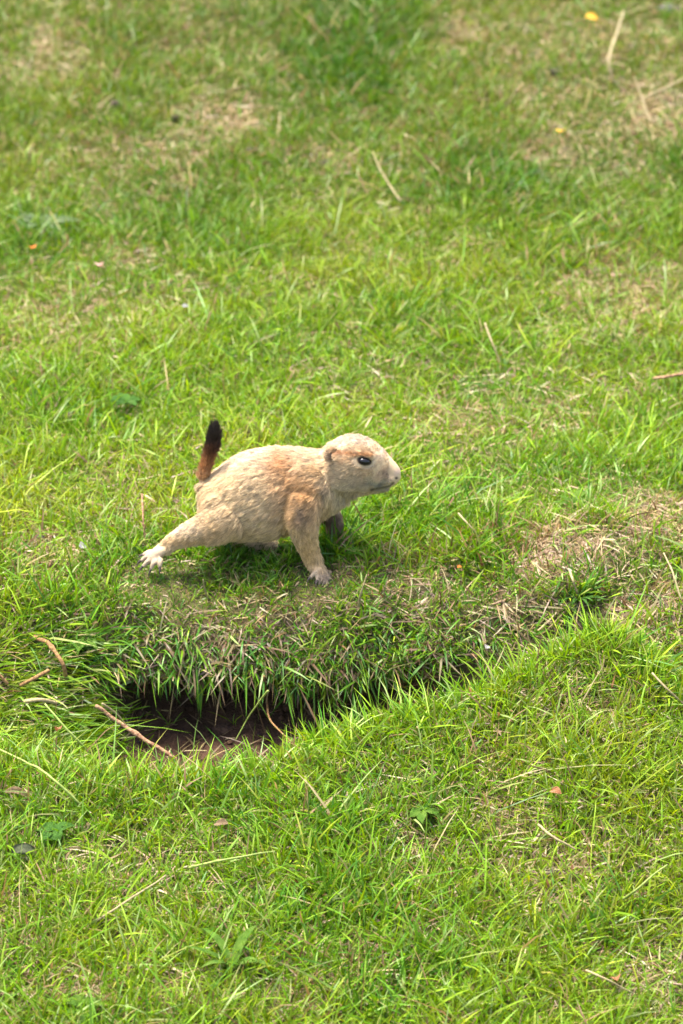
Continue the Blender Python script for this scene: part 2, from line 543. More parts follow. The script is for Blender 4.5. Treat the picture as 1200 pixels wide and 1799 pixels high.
def field(n_tufts, per, dens, lenk, name, label):
    Pc, Nc, q = sample(n_tufts, dens)
    m = n_tufts * per
    rep = np.repeat(np.arange(n_tufts), per)
    off = rng.normal(0, 1, (m, 3)) * .0055
    Nr = Nc[rep]
    off -= Nr * (off * Nr).sum(1)[:, None]
    P = Pc[rep] + off - Nr * .0012
    qq = q[rep]
    lush, dry = qlush[qq], qdry[qq]
    tuft_l = np.repeat(rng.lognormal(0, .28, n_tufts), per)
    L = (.0155 + .008 * fbm(P, 7, 61, 2) + .010 * lush - .006 * dry) * tuft_l * rng.lognormal(0, .3, m) * lenk
    long = rng.random(m) < .03
    fb = sstep(.1, .5, P[:, 1])
    L = np.where(long, L * (1.8 - .5 * fb), L) * (1 - .12 * fb)
    L = np.clip(L, .008, .075) * (1 - .38 * bank_q[q[rep]])
    c_ = at(600, 962, .012)
    L = np.where(np.hypot(P[:, 0] - c_[0], P[:, 1] - c_[1]) < .022, np.maximum(L, .017 + .012 * rng.random(m)), trodden(P, L))
    out = norm(off + rand_dir(m) * .004)
    bank, pit = bank_q[qq], pit_q[qq]
    lean = np.abs(rng.normal(.5, .42, m))
    upv = norm(Nr * .55 + np.array([0, 0, .75]))
    windy = np.stack([.12 + .25 * fbm(P, 9, 201, 2), .25 * fbm(P, 9, 211, 2), np.zeros(m)], 1)
    D = norm(upv + out * lean[:, None] + rand_dir(m) * (.25 * rng.random(m))[:, None] + .4 * windy)
    # flattened combed turf on the left of the hollow
    ppx, ppy = project(P)
    comb = sstep(330, 180, ppx) * sstep(-80, 40, ppx) * sstep(1085, 1140, ppy) * sstep(1340, 1290, ppy)
    D = norm(D * (1 - .55 * comb)[:, None] + np.array([.75, -.25, .02]) * comb[:, None])
    # sward hanging over the bank
    hang = bank * np.clip(.45 + .9 * fbm(P, 30, 231, 2) + rng.normal(0, .3, m), 0, 1)
    D = norm(D * (1 - .45 * hang)[:, None] + (Nr * .7 + np.array([0, -.2, -.05])) * hang[:, None] + rand_dir(m) * (.45 * bank * rng.random(m))[:, None])
    Bv = out * (rng.normal(.22, .25, m))[:, None] + rand_dir(m) * (.28 * rng.random(m))[:, None]
    Bv[:, 2] -= .12 + .25 * rng.random(m) * lean + .45 * hang * rng.random(m)
    side = norm(np.cross(D, Bv + rand_dir(m) * .5))
    Wd = (.00042 + .00058 * rng.random(m)) * (1 + .3 * lush) * np.where(long, .8, 1) * np.clip(L / .02, .6, 1.1)
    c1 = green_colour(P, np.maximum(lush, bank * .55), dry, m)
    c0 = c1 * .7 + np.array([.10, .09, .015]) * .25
    deadp = np.clip(.045 + .55 * dry * (1 - .5 * bank * sstep(900, 800, project(P)[0])) + .03 * bank, 0, .8)
    deadp = np.clip(deadp + bank * .14 * (fbm(P, 28, 241, 2) > .3), 0, .85)
    dead = rng.random(m) < deadp
    st = straw_colour(m)
    c1 = np.where(dead[:, None], st, c1)
    c0 = np.where(dead[:, None], st * .8, c0)
    tipdry = (rng.random(m) < .10) & ~dead
    c1 = np.where(tipdry[:, None], c1 * .4 + st * .6, c1)
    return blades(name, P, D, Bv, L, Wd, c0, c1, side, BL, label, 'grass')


base_d = (1 - .72 * qthin) * (1 - .93 * Hq) * (1 - .9 * pit_q)
field(56000, 7, inview * base_d * (1 + .35 * qlush), 1.0, 'grass', 'short bright green turf covering the mound and the slope behind')
field(9000, 7, margin * base_d, 1.05, 'grass', 'short green turf continuing past the edges of the mound')


# dry thatch lying between the green blades
def thatch_layer(n, dens, name, label, lk=1.0, lie=.16):
    P, Nr, q = sample(n, dens)
    bank = bank_q[q]
    h = rand_dir(n)
    h -= Nr * (h * Nr).sum(1)[:, None]
    D = norm(norm(h) + Nr * (lie + .25 * rng.random(n))[:, None] + np.array([0, -.4, -.5]) * bank[:, None])
    L = trodden(P, (.014 + .022 * rng.random(n)) * lk)
    Bv = rand_dir(n) * .25 - Nr * (.1 + .2 * rng.random(n))[:, None]
    side = norm(np.cross(D, Nr + rand_dir(n) * .5))
    Wd = .00035 + .0006 * rng.random(n)
    c = straw_colour(n)
    P = P + Nr * .001
    return blades(name, P, D, Bv, L, Wd, c * .85, c, side, DB, label, 'dry grass')


thatch_layer(48000, (inview + .15 * margin) * (.22 + 1.5 * qdry * (1 - .45 * bank_q * sstep(900, 800, qpx)) + .06 * bank_q) * (1 - .72 * Hq), 'dry_grass', 'dead straw coloured blades matted between the green turf')


# blades drooping off the lip of the burrow
def lip_fringe(n):
    lipw = sstep(KF + 7.3, KF + 7.9, Tq) * (1 - sstep(KF + 8.9, KF + 9.7, Tq)) * np.clip(Hq * 0 + np.interp(QC[:, 0], KX, HOLE), .0, 1) * inview
    P, Nr, q = sample(n, lipw)
    L = .010 + .026 * rng.random(n) ** 2
    D = norm(Nr * .6 + np.array([0, -.55, .05]) + rng.normal(0, .38, (n, 3)))
    Bv = np.stack([rng.normal(0, .3, n), rng.normal(.05, .15, n), -.35 - .75 * rng.random(n)], 1)
    side = norm(np.cross(D, Bv + rng.normal(0, .4, (n, 3))))
    dead = rng.random(n) < .34
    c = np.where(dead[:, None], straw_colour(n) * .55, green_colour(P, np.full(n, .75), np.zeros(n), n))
    blades('grass', P, D, Bv, L, .0005 + .0007 * rng.random(n), c * .8, c, side, BL, 'grass blades drooping over the dark burrow mouth', 'grass')


lip_fringe(1000)


# loose crumbs of earth on the burrow floor
def crumbs(n):
    P, Nr, q = sample(n, (Hq > .5) * inview * (1 - bank_q))
    ico = bmesh.new()
    bmesh.ops.create_icosphere(ico, subdivisions=1, radius=1)
    base = np.array([v.co for v in ico.verts])
    tri = np.array([[v.index for v in f.verts] for f in ico.faces])
    ico.free()
    r = .0012 + .0035 * rng.random(n) ** 3
    V = base[None] * r[:, None, None] * (1 + rng.normal(0, .22, (n, len(base), 1))) * np.array([1, 1, .75]) + P[:, None] + Nr[:, None] * (r * .3)[:, None, None]
    F_ = (tri[None] + (np.arange(n) * len(base))[:, None, None]).reshape(-1, 3)
    C = np.repeat(np.array([.075, .041, .023]) * (1 + rng.normal(0, .3, n))[:, None], len(base), 0)
    o = link('soil_crumbs', mesh_np('soil_crumbs', V.reshape(-1, 3), [F_], np.clip(C, .02, .3)), ground_me.materials[0])
    tag(o, 'loose brown crumbs of earth on the floor of the burrow', 'soil', None, 'stuff')


crumbs(420)


# taller blades standing along the near rim of the hollow and here and there in the turf
def tall(n, dens, label, lo, hi, w):
    P, Nr, q = sample(n, dens)
    L = trodden(P, lo + (hi - lo) * rng.random(n) ** 1.6)
    D = norm(np.array([0, 0, 1.0]) + rand_dir(n) * (.15 + .6 * rng.random(n))[:, None])
    Bv = rand_dir(n) * (.15 + .45 * rng.random(n))[:, None]
    Bv[:, 2] -= .1 + .25 * rng.random(n)
    side = norm(np.cross(D, Bv + rand_dir(n) * .3))
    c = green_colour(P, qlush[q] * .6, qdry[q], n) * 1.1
    st = straw_colour(n)
    dd = rng.random(n) < .07
    c = np.where(dd[:, None], st, c)
    blades('grass', P, D, Bv, L, (w + w * rng.random(n)), c * .8, c, side, BL, label, 'grass')


rimw = sstep(KF + .2, KF + .8, Tq) * (1 - sstep(KF + 1.5, KF + 2.0, Tq)) * sstep(150, 300, qpx) * (1 - sstep(1000, 1150, qpx))
tall(900, rimw, 'taller grass blades standing along the near rim of the hollow', .025, .055, .0006)
tall(2600, inview * (1 - .6 * sstep(.1, .5, QC[:, 1])) * (1 - .6 * qthin) * (1 - Hq) * (1 - pit_q) * (1 - .6 * bank_q), 'longer loose grass blades scattered through the turf', .025, .06, .00045)


# ------------------------------------------------------------------ prairie dog
def ellipse_ring(c, a, b, n=24, p=2.0):
    th = np.arange(n) * 2 * math.pi / n
    cs, sn = np.cos(th), np.sin(th)
    e = 2.0 / p
    return np.stack([np.full(n, c[0]), c[1] + b * np.sign(cs) * np.abs(cs) ** e, c[2] + a * np.sign(sn) * np.abs(sn) ** e], 1)


def add_loft(bm, rings):
    vs = [[bm.verts.new(v) for v in r] for r in rings]
    n = len(rings[0])
    for i in range(len(rings) - 1):
        for j in range(n):
            bm.faces.new((vs[i][j], vs[i][(j + 1) % n], vs[i + 1][(j + 1) % n], vs[i + 1][j]))
    for r, ring in ((vs[0], rings[0]), (vs[-1], rings[-1])):
        c = bm.verts.new(np.mean(ring, 0))
        for j in range(n):
            bm.faces.new((r[j], r[(j + 1) % n], c))


def resample(pts, rad, n):
    pts, rad = np.array(pts, float), np.array(rad, float)
    t = np.concatenate([[0], np.cumsum(np.linalg.norm(np.diff(pts, axis=0), axis=1))])
    u = np.linspace(0, t[-1], n)
    m = np.gradient(pts, t, axis=0)
    out = []
    for x in u:
        k = min(np.searchsorted(t, x, 'right') - 1, len(t) - 2)
        h = t[k + 1] - t[k]
        f = (x - t[k]) / h
        out.append((2 * f ** 3 - 3 * f ** 2 + 1) * pts[k] + (f ** 3 - 2 * f ** 2 + f) * h * m[k] + (-2 * f ** 3 + 3 * f ** 2) * pts[k + 1] + (f ** 3 - f ** 2) * h * m[k + 1])
    return np.array(out), np.interp(u, t, rad)


def tube_rings(pts, rad, n=14, flat=1.0, ref=(0, 1, 0)):
    pts, rad = np.array(pts, float), np.array(rad, float)
    tg = norm(np.gradient(pts, axis=0))
    s = norm(np.array(ref, float) - tg * (tg @ np.array(ref, float))[:, None])
    w = np.cross(tg, s)
    th = np.arange(n) * 2 * math.pi / n
    rings = [pts[i] + rad[i] * (np.cos(th)[:, None] * s[i] * flat + np.sin(th)[:, None] * w[i]) for i in range(len(pts))]
    # round ends
    r0 = pts[0] + (rings[0] - pts[0]) * .6 - tg[0] * rad[0] * .6
    r1 = pts[-1] + (rings[-1] - pts[-1]) * .6 + tg[-1] * rad[-1] * .6
    return [r0] + rings + [r1]


def add_tube(bm, pts, rad, n=14, seg=14, flat=1.0, ref=(0, 1, 0)):
    p, r = resample(pts, rad, seg)
    add_loft(bm, tube_rings(p, r, n, flat, ref))


def add_ball(bm, c, r, rot=0.0):
    m = Matrix.Translation(c) @ Matrix.Rotation(rot, 4, 'Y') @ Matrix.Diagonal((*r, 1))
    bmesh.ops.create_icosphere(bm, subdivisions=3, radius=1, matrix=m)


SH = 4.0      # the coat stands this many photograph pixels off the skin
# station px, top row, bottom row, half width in mm
TORSO = [(352, 858, 892, 9), (358, 846, 912, 20), (370, 833, 932, 28), (390, 817, 946, 34), (412, 802, 950, 37), (445, 788, 950, 39), (480, 783, 948, 38),
         (512, 784, 942, 35), (540, 787, 930, 31), (562, 788, 918, 27), (580, 782, 906, 25), (598, 786, 895, 20), (614, 800, 882, 13)]
HEADS = [(568, 790, 875, 18), (580, 777, 875, 23), (596, 768, 871, 26), (612, 763, 866, 27), (630, 764, 864, 26), (648, 769, 863, 22), (664, 779, 862, 17),
         (678, 793, 861, 13), (689, 806, 856, 10), (699, 817, 848, 7.5), (704, 825, 842, 4.2)]


def section(st, grow):
    x, t, b, w = st
    w = max(w / 1000 - grow * MM, .003)
    c = at(x, (t + b) / 2, 0)
    half = (b - t) / 2 * MM - grow * MM
    a = math.sqrt(max(half ** 2 - (w * math.sin(PITCH)) ** 2, (half * .5) ** 2)) / math.cos(PITCH)
    return c, a, w


def loft_stations(bm, sts, grow, p):
    cs = [section(s, g) for s, g in zip(sts, grow)]
    arr = np.array([[*c, a, w] for c, a, w in cs])
    u = np.linspace(0, len(arr) - 1, len(arr) * 4)
    pts = np.stack([np.interp(u, np.arange(len(arr)), arr[:, k]) for k in range(5)], 1)
    for _ in range(2):
        pts[1:-1] = (pts[:-2] + 2 * pts[1:-1] + pts[2:]) / 4
    add_loft(bm, [ellipse_ring(q[:3], q[3], q[4], 32, p) for q in pts])


bm = bmesh.new()
loft_stations(bm, TORSO, [SH] * len(TORSO), 2.15)
loft_stations(bm, HEADS, [3, 2.5, 1.8, 1.5, 1.5, 1.2, 1, .8, .6, .4, .3], 2.2)
# lower jaw, cheeks, brows
add_tube(bm, [at(612, 854, 0), at(640, 856, 0), at(666, 857, 0), at(682, 856, 0)], [.010, .0066, .0042, .0030], flat=1.5)
for sg in (-1, 1):
    add_ball(bm, at(615, 838, sg * .014), (.019, .011, .013))
    add_ball(bm, at(638, 799, sg * .0165), (.012, .0055, .005), .25)
    add_ball(bm, at(677, 840, sg * .006), (.010, .0075, .007))
    add_ball(bm, at(637, 826, sg * .0175), (.011, .006, .006))
    # ear: a low curved rim standing off the head
    yy = sg * .0215
    add_tube(bm, [at(592, 789, yy), at(584, 789, yy * 1.04), at(579, 795, yy * 1.07), at(579, 804, yy * 1.05), at(585, 810, yy * .98)],
             [.0014, .0018, .0020, .0018, .0012], n=10, seg=12)
    # shoulder and thigh masses
    add_ball(bm, at(532, 868, sg * .022), (.026, .012, .030), .3)
    add_ball(bm, at(402, 900, sg * .022), (.028, .0115, .024), -.3)
# near front leg
YN = -.030
add_tube(bm, [at(535, 870, -.024), at(530, 905, -.029), at(534, 935, YN), at(543, 965, YN), at(552, 990, YN), at(558, 1003, YN - .002)],
         [.018, .0165, .0135, .0096, .0074, .0070], flat=.8)
# far front leg, further forward
YF = .028
add_tube(bm, [at(548, 870, .022), at(572, 894, .026), at(585, 910, YF), at(588, 934, YF), at(588, 956, YF)], [.015, .011, .0075, .0060, .0056], flat=.8)
# near hind leg stretched back
YH = -.028
add_tube(bm, [at(408, 905, -.022), at(380, 922, -.027), at(350, 932, YH), at(322, 943, YH), at(302, 953, YH), at(290, 963, YH)],
         [.022, .0182, .0142, .0103, .0074, .0066], flat=.8)
# far hind leg tucked below the belly
add_tube(bm, [at(410, 910, .022), at(438, 930, .027), at(430, 948, .029), at(452, 958, .030)], [.018, .014, .010, .008], flat=.8)
# feet with separate toes
TOES = []


def foot(heel, ball, w, tips, r):
    heel, ball = np.array(heel), np.array(ball)
    add_tube(bm, [heel, (heel + ball) / 2 + np.array([0, 0, .001]), ball], [r * 1.25, r * 1.5, r * 1.35], flat=w, seg=6)
    for b0, tip in tips:
        b0, tip = np.array(b0), np.array(tip)
        mid = (b0 + tip) / 2 + np.array([0, 0, r * .45])
        add_tube(bm, [b0, mid, tip], [r * .8, r * .68, r * .5], n=10, seg=8)
        TOES.append((mid, tip, r))


foot(at(291, 962, YH), at(268, 980, YH - .002), 1.35,
     [(at(274, 971, YH + .006), at(252, 975, YH + .008)), (at(270, 976, YH + .001), at(249, 985, YH + .001)), (at(270, 983, YH - .005), at(252, 995, YH - .007)),
      (at(275, 986, YH - .010), at(266, 999, YH - .013)), (at(282, 984, YH - .012), at(281, 996, YH - .017))], .0042)
foot(at(557, 1000, YN - .001), at(564, 1009, YN - .006), 1.45,
     [(at(559, 1005, YN - .010), at(546, 1014, YN - .015)), (at(562, 1009, YN - .010), at(557, 1020, YN - .017)), (at(566, 1011, YN - .008), at(571, 1022, YN - .015)),
      (at(568, 1009, YN - .004), at(582, 1018, YN - .008)), (at(568, 1006, YN + .002), at(588, 1011, YN + .001))], .0036)
foot(at(588, 957, YF), at(595, 962, YF - .004), 1.4, [(at(595, 961, YF - .004 + k * .005), at(609, 966 - 3 * k, YF - .006 + k * .007)) for k in range(4)], .0036)
foot(at(450, 958, .030), at(470, 960, .029), 1.4, [(at(470, 960, .022 + k * .005), at(488, 962 - 2 * k, .020 + k * .006)) for k in range(4)], .0040)
# tail carried upright
TAILP = [at(366, 866, .002), at(359, 850, .002), at(360, 830, .002), at(366, 806, .002), at(373, 782, .002), at(376.5, 762, .002), at(376, 751, .002)]
add_tube(bm, TAILP, [.0070, .0055, .0042, .0038, .0045, .0045, .0026], seg=20)
bmesh.ops.recalc_face_normals(bm, faces=bm.faces)
raw = bpy.data.meshes.new('raw_body')
bm.to_mesh(raw)
bm.free()
tmp = bpy.data.objects.new('raw_body', raw)
COL.objects.link(tmp)
md = tmp.modifiers.new('remesh', 'REMESH')
md.mode = 'VOXEL'
md.voxel_size = .0011
ms = tmp.modifiers.new('smooth', 'SMOOTH')
ms.factor = .5
ms.iterations = 5
dg = bpy.context.evaluated_depsgraph_get()
body_me = bpy.data.meshes.new_from_object(tmp.evaluated_get(dg))
body_me.name = 'body'
bpy.data.objects.remove(tmp)
body_me.polygons.foreach_set('use_smooth', np.ones(len(body_me.polygons), bool))


def seg_d(px, py, a, b):
    ax, ay = a
    dx, dy = b[0] - ax, b[1] - ay
    t = np.clip(((px - ax) * dx + (py - ay) * dy) / (dx * dx + dy * dy), 0, 1)
    return np.hypot(px - ax - t * dx, py - ay - t * dy)


EYE_PX = (640, 810)


def eye_d(px, py):
    x, y = px - EYE_PX[0], py - EYE_PX[1]
    c, s = math.cos(.22), math.sin(.22)
    return np.hypot((x * c + y * s) / 11.5, (-x * s + y * c) / 6.8)


def tail_mask(P, px, py):
    return (seg_d(px, py, (359, 846), (377, 745)) < 17) & (py < 846) & (py < 862 - (px - 345) * 1.05) & (np.abs(P[:, 1]) < .02)


def coat_colour(P):
    """The animal's own markings, read in its side view."""
    px, py = project(P)
    jx, jy = 7 * noise(P, 140, 5), 6 * noise(P, 140, 6)
    x, y = px + jx, py + jy
    c = np.tile(np.array([.525, .375, .20]), (len(P), 1))

    def g(cx, cy, rx, ry, col, w):
        nonlocal c
        k = (w * np.exp(-(((x - cx) / rx) ** 2 + ((y - cy) / ry) ** 2)))[:, None]
        c = c * (1 - k) + np.array(col) * k
    g(450, 795, 110, 30, (.58, .44, .29), .8)  # paler back: light hair tips plus overhead light painted into the coat
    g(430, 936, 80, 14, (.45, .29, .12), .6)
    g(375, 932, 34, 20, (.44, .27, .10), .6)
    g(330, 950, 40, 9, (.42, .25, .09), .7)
    g(498, 812, 22, 22, (.38, .165, .045), .75)
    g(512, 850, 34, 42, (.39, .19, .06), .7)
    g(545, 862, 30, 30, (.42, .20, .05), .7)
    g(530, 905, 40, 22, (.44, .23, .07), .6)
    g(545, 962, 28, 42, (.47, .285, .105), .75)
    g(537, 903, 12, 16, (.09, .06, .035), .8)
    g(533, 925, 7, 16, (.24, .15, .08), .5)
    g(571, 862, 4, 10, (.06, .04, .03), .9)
    g(600, 872, 22, 24, (.48, .37, .20), .7)
    g(585, 840, 22, 16, (.50, .36, .21), .5)
    g(622, 852, 32, 12, (.50, .38, .23), .7)
    g(622, 773, 50, 12, (.50, .38, .28), .8)
    g(675, 795, 18, 12, (.48, .34, .25), .6)
    d = seg_d(px, py, (588, 793), (652, 799))
    k = (.88 * np.exp(-(d / 5.5) ** 2))[:, None]
    c = c * (1 - k) + np.array([.32, .13, .035]) * k
    g(612, 807, 18, 7, (.42, .23, .10), .6)
    g(642, 830, 20, 10, (.40, .24, .10), .6)
    g(675, 836, 14, 8, (.40, .25, .14), .6)
    g(684, 830, 20, 14, (.34, .22, .13), .75)
    g(668, 848, 20, 6, (.15, .145, .10), .85)
    g(676, 859, 16, 4, (.22, .20, .14), .7)
    g(702, 828, 5, 8, (.36, .24, .18), .7)
    e = eye_d(px, py)
    k = (.45 * np.exp(-((e - 1.55) / .3) ** 2) * (py > EYE_PX[1] - 4))[:, None]
    c = c * (1 - k) + np.array([.52, .40, .27]) * k
    k = sstep(1.3, 1.02, e)[:, None]
    c = c * (1 - k) + np.array([.03, .02, .015]) * k
    k = np.exp(-(np.hypot((px - 696.5) / 3.2, (py - 840) / 2.4)) ** 4)[:, None]
    c = c * (1 - k) + np.array([.03, .02, .018]) * k
    dm = np.minimum(np.minimum(seg_d(px, py, (655, 859.5), (672, 856.5)), seg_d(px, py, (672, 856.5), (685, 853.5))), seg_d(px, py, (685, 853.5), (691, 848.5)))
    k = (.85 * np.exp(-(dm / 2.1) ** 2))[:, None]
    c = c * (1 - k) + np.array([.02, .015, .013]) * k
    k = (.95 * np.exp(-(np.hypot((px - 583) / 3.6, (py - 800) / 7.5)) ** 4))[:, None]
    c = c * (1 - k) + np.array([.07, .04, .03]) * k
    far_arm_shade = ((P[:, 1] > .008) & (py > 893) & (px > 566))[:, None]
    c = np.where(far_arm_shade, np.array([.17, .10, .05]), c)  # shade on the far foreleg, painted as darker fur
    # pale feet
    k = (np.maximum(np.exp(-((px - 262) / 30) ** 4 - ((py - 982) / 24) ** 4), np.exp(-((px - 566) / 34) ** 4 - ((py - 1015) / 16) ** 4)) * .9)[:, None]
    c = c * (1 - k) + np.array([.25, .185, .125]) * k
    g(325, 928, 34, 12, (.60, .48, .34), .7)  # lit upper side of the near hind leg, painted in
    # tail
    tm = tail_mask(P, px, py)
    tcol = np.array([[.025, .018, .014], [.03, .018, .014], [.16, .065, .03], [.36, .16, .06], [.50, .30, .15]])
    tr = np.stack([np.interp(y, [768, 782, 800, 824, 848], tcol[:, i]) for i in range(3)], 1)
    c = np.where(tm[:, None], tr, c)
    return c, px, py, tm


nv = len(body_me.vertices)
bco = np.empty(nv * 3, np.float32)
body_me.vertices.foreach_get('co', bco)
bco = bco.reshape(-1, 3).astype(float)
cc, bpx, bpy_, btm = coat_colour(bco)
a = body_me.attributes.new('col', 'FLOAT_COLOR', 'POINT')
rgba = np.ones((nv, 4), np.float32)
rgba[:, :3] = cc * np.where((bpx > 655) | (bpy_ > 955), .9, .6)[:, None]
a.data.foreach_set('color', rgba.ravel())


def skin_mat():
    m, n, out = new_mat('short_coat')
    a = n.nodes.new('ShaderNodeAttribute')
    a.attribute_name = 'col'
    b = n.nodes.new('ShaderNodeBsdfPrincipled')
    b.inputs['Roughness'].default_value = 0.8
    b.inputs['Specular IOR Level'].default_value = 0.2
    n.links.new(a.outputs['Color'], b.inputs['Base Color'])
    tc = n.nodes.new('ShaderNodeTexCoord')
    no = n.nodes.new('ShaderNodeTexNoise')
    no.inputs['Scale'].default_value = 700
    n.links.new(tc.outputs['Object'], no.inputs['Vector'])
    bp = n.nodes.new('ShaderNodeBump')
    bp.inputs['Strength'].default_value = 0.5
    bp.inputs['Distance'].default_value = 0.0008
    n.links.new(no.outputs['Fac'], bp.inputs['Height'])
    n.links.new(bp.outputs[0], b.inputs['Normal'])
    n.links.new(b.outputs[0], out.inputs[0])
    return m


dog = bpy.data.objects.new('prairie_dog', None)
COL.objects.link(dog)
dog.empty_display_size = .05
DOG0 = Vector((at(450, 965, 0)[0], 0, 0))
dog.location = DOG0
tag(dog, 'young sandy prairie dog with black tipped tail striding on the burrow edge', 'prairie dog')


def part(name, me, mat):
    o = link(name, me, mat, dog)
    o.matrix_parent_inverse = Matrix.Translation(-DOG0)
    return o


part('body', body_me, skin_mat())

# coat
body_me.calc_loop_triangles()
lt = np.empty(len(body_me.loop_triangles) * 3, np.int32)
body_me.loop_triangles.foreach_get('vertices', lt)
lt = lt.reshape(-1, 3)
vn = np.empty(nv * 3, np.float32)
body_me.vertices.foreach_get('normal', vn)
vn = vn.reshape(-1, 3)
tri = bco[lt]
ta = np.linalg.norm(np.cross(tri[:, 1] - tri[:, 0], tri[:, 2] - tri[:, 0]), axis=1)
NF = 150000
ti = rng.choice(len(ta), NF, p=ta / ta.sum())
u, v = rng.random(NF), rng.random(NF)
fl = u + v > 1
u[fl], v[fl] = 1 - u[fl], 1 - v[fl]
w3 = np.stack([1 - u - v, u, v], 1)[..., None]
FP = (tri[ti] * w3).sum(1)
FN = norm((vn[lt[ti]] * w3).sum(1))
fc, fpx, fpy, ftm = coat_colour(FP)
head = sstep(572, 596, fpx) * (fpy < 890)
hindleg = (fpx < 372) & (fpy > 905) & ~ftm
foreleg = (fpy > 925) & (fpx > 496) & (fpx < 640)
footz = ((fpx < 296) & (fpy > 955)) | ((fpy > 998) & (fpx > 530))
flow = np.tile(np.array([-.85, 0, -.42]), (NF, 1))
flow[:, 2] += .5 * sstep(850, 790, fpy)
flow = np.where(head[:, None] > .5, np.array([-1, 0, -.12]), flow)
flow = np.where((hindleg)[:, None], np.array([-.8, 0, -.5]), flow)
flow = np.where((foreleg)[:, None], np.array([.1, 0, -1]), flow)
chest = (fpx > 560) & (fpy > 862)
flow = np.where(chest[:, None], np.array([-.35, 0, -.9]), flow)
tdir = norm(np.array(TAILP[4]) - np.array(TAILP[1]))
flow = np.where(ftm[:, None], tdir, flow)
flow = flow - FN * (flow * FN).sum(1)[:, None]
flow = norm(flow)
FLn = np.full(NF, .0082)
FLn = FLn * (1 - head) + .0042 * head
FLn = np.where(fpx > 650, .0028, FLn)
FLn = np.where(fpx > 685, .0011, FLn)
FLn = np.where(hindleg, .0055, FLn)
FLn = np.where(foreleg, .0050, FLn)
FLn = np.where(footz, .0015, FLn)
FLn = np.where(ftm, .0085, FLn)
FLn = np.where(chest & (fpx < 630), .0075, FLn)
ed = eye_d(fpx, fpy)
FLn = FLn * np.where((fpx > 570), sstep(1.0, 1.9, ed) * .9 + .1, 1)
FLn = FLn * (.75 + .5 * rng.random(NF))
mouth = np.minimum(seg_d(fpx, fpy, (660, 858.5), (685, 853.5)), seg_d(fpx, fpy, (685, 853.5), (691, 848.5)))
keep = ((ed > 1.12) | (fpx < 570)) & (mouth > 2.2) & (np.hypot(fpx - 696.5, fpy - 840) > 3)
lift = np.where(ftm, .55, np.where(head > .5, .42, .44))
cl = np.stack([noise(FP, 330, s) for s in (301, 302, 303)], 1) * .27 + np.stack([noise(FP, 120, s) for s in (304, 305, 306)], 1) * .10
d = norm(flow + FN * lift[:, None] + cl + rng.normal(0, .10, (NF, 3)))
d = norm(d + FN * np.maximum(0, .12 - (d * FN).sum(1))[:, None])
sag = -FN * np.where(head > .5, .10, .20)[:, None] + np.array([0, 0, -.08])
sag = np.where(ftm[:, None], -FN * .1, sag)
S4 = np.array([0, .35, .7, 1.0])
HP = FP[:, None] - FN[:, None] * .0004 + d[:, None] * (FLn[:, None, None] * S4[None, :, None]) + sag[:, None] * (FLn[:, None, None] * (S4 ** 2)[None, :, None])
clump = (1 - .14 * head) * (1 + .30 * noise(FP, 420, 400) + .12 * noise(FP, 150, 401) + rng.normal(0, .20, NF))
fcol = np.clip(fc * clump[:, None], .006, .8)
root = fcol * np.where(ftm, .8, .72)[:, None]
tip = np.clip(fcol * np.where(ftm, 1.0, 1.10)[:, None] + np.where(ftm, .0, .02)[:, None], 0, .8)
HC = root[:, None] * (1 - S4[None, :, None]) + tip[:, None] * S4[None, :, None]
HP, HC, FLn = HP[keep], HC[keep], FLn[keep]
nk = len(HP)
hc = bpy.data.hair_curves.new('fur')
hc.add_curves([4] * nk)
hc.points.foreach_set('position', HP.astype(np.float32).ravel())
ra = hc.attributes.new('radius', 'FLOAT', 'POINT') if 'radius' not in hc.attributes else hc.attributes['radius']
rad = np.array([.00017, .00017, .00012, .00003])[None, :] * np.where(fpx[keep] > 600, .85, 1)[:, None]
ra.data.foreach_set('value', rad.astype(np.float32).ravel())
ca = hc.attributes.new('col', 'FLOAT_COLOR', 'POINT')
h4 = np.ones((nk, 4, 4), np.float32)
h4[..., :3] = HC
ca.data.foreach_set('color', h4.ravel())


def fur_mat():
    m, n, out = new_mat('fur')
    a = n.nodes.new('ShaderNodeAttribute')
    a.attribute_name = 'col'
    b = n.nodes.new('ShaderNodeBsdfDiffuse')
    t = n.nodes.new('ShaderNodeBsdfTranslucent')
    gl = n.nodes.new('ShaderNodeBsdfGlossy')
    gl.inputs['Roughness'].default_value = .5
    n.links.new(a.outputs['Color'], b.inputs['Color'])
    n.links.new(a.outputs['Color'], t.inputs['Color'])
    m1 = n.nodes.new('ShaderNodeMixShader')
    m1.inputs[0].default_value = .3
    n.links.new(b.outputs[0], m1.inputs[1])
    n.links.new(t.outputs[0], m1.inputs[2])
    m2 = n.nodes.new('ShaderNodeMixShader')
    m2.inputs[0].default_value = .03
    n.links.new(m1.outputs[0], m2.inputs[1])
    n.links.new(gl.outputs[0], m2.inputs[2])
    n.links.new(m2.outputs[0], out.inputs[0])
    return m


fur = part('fur', hc, fur_mat())
tag(fur, kind='stuff')

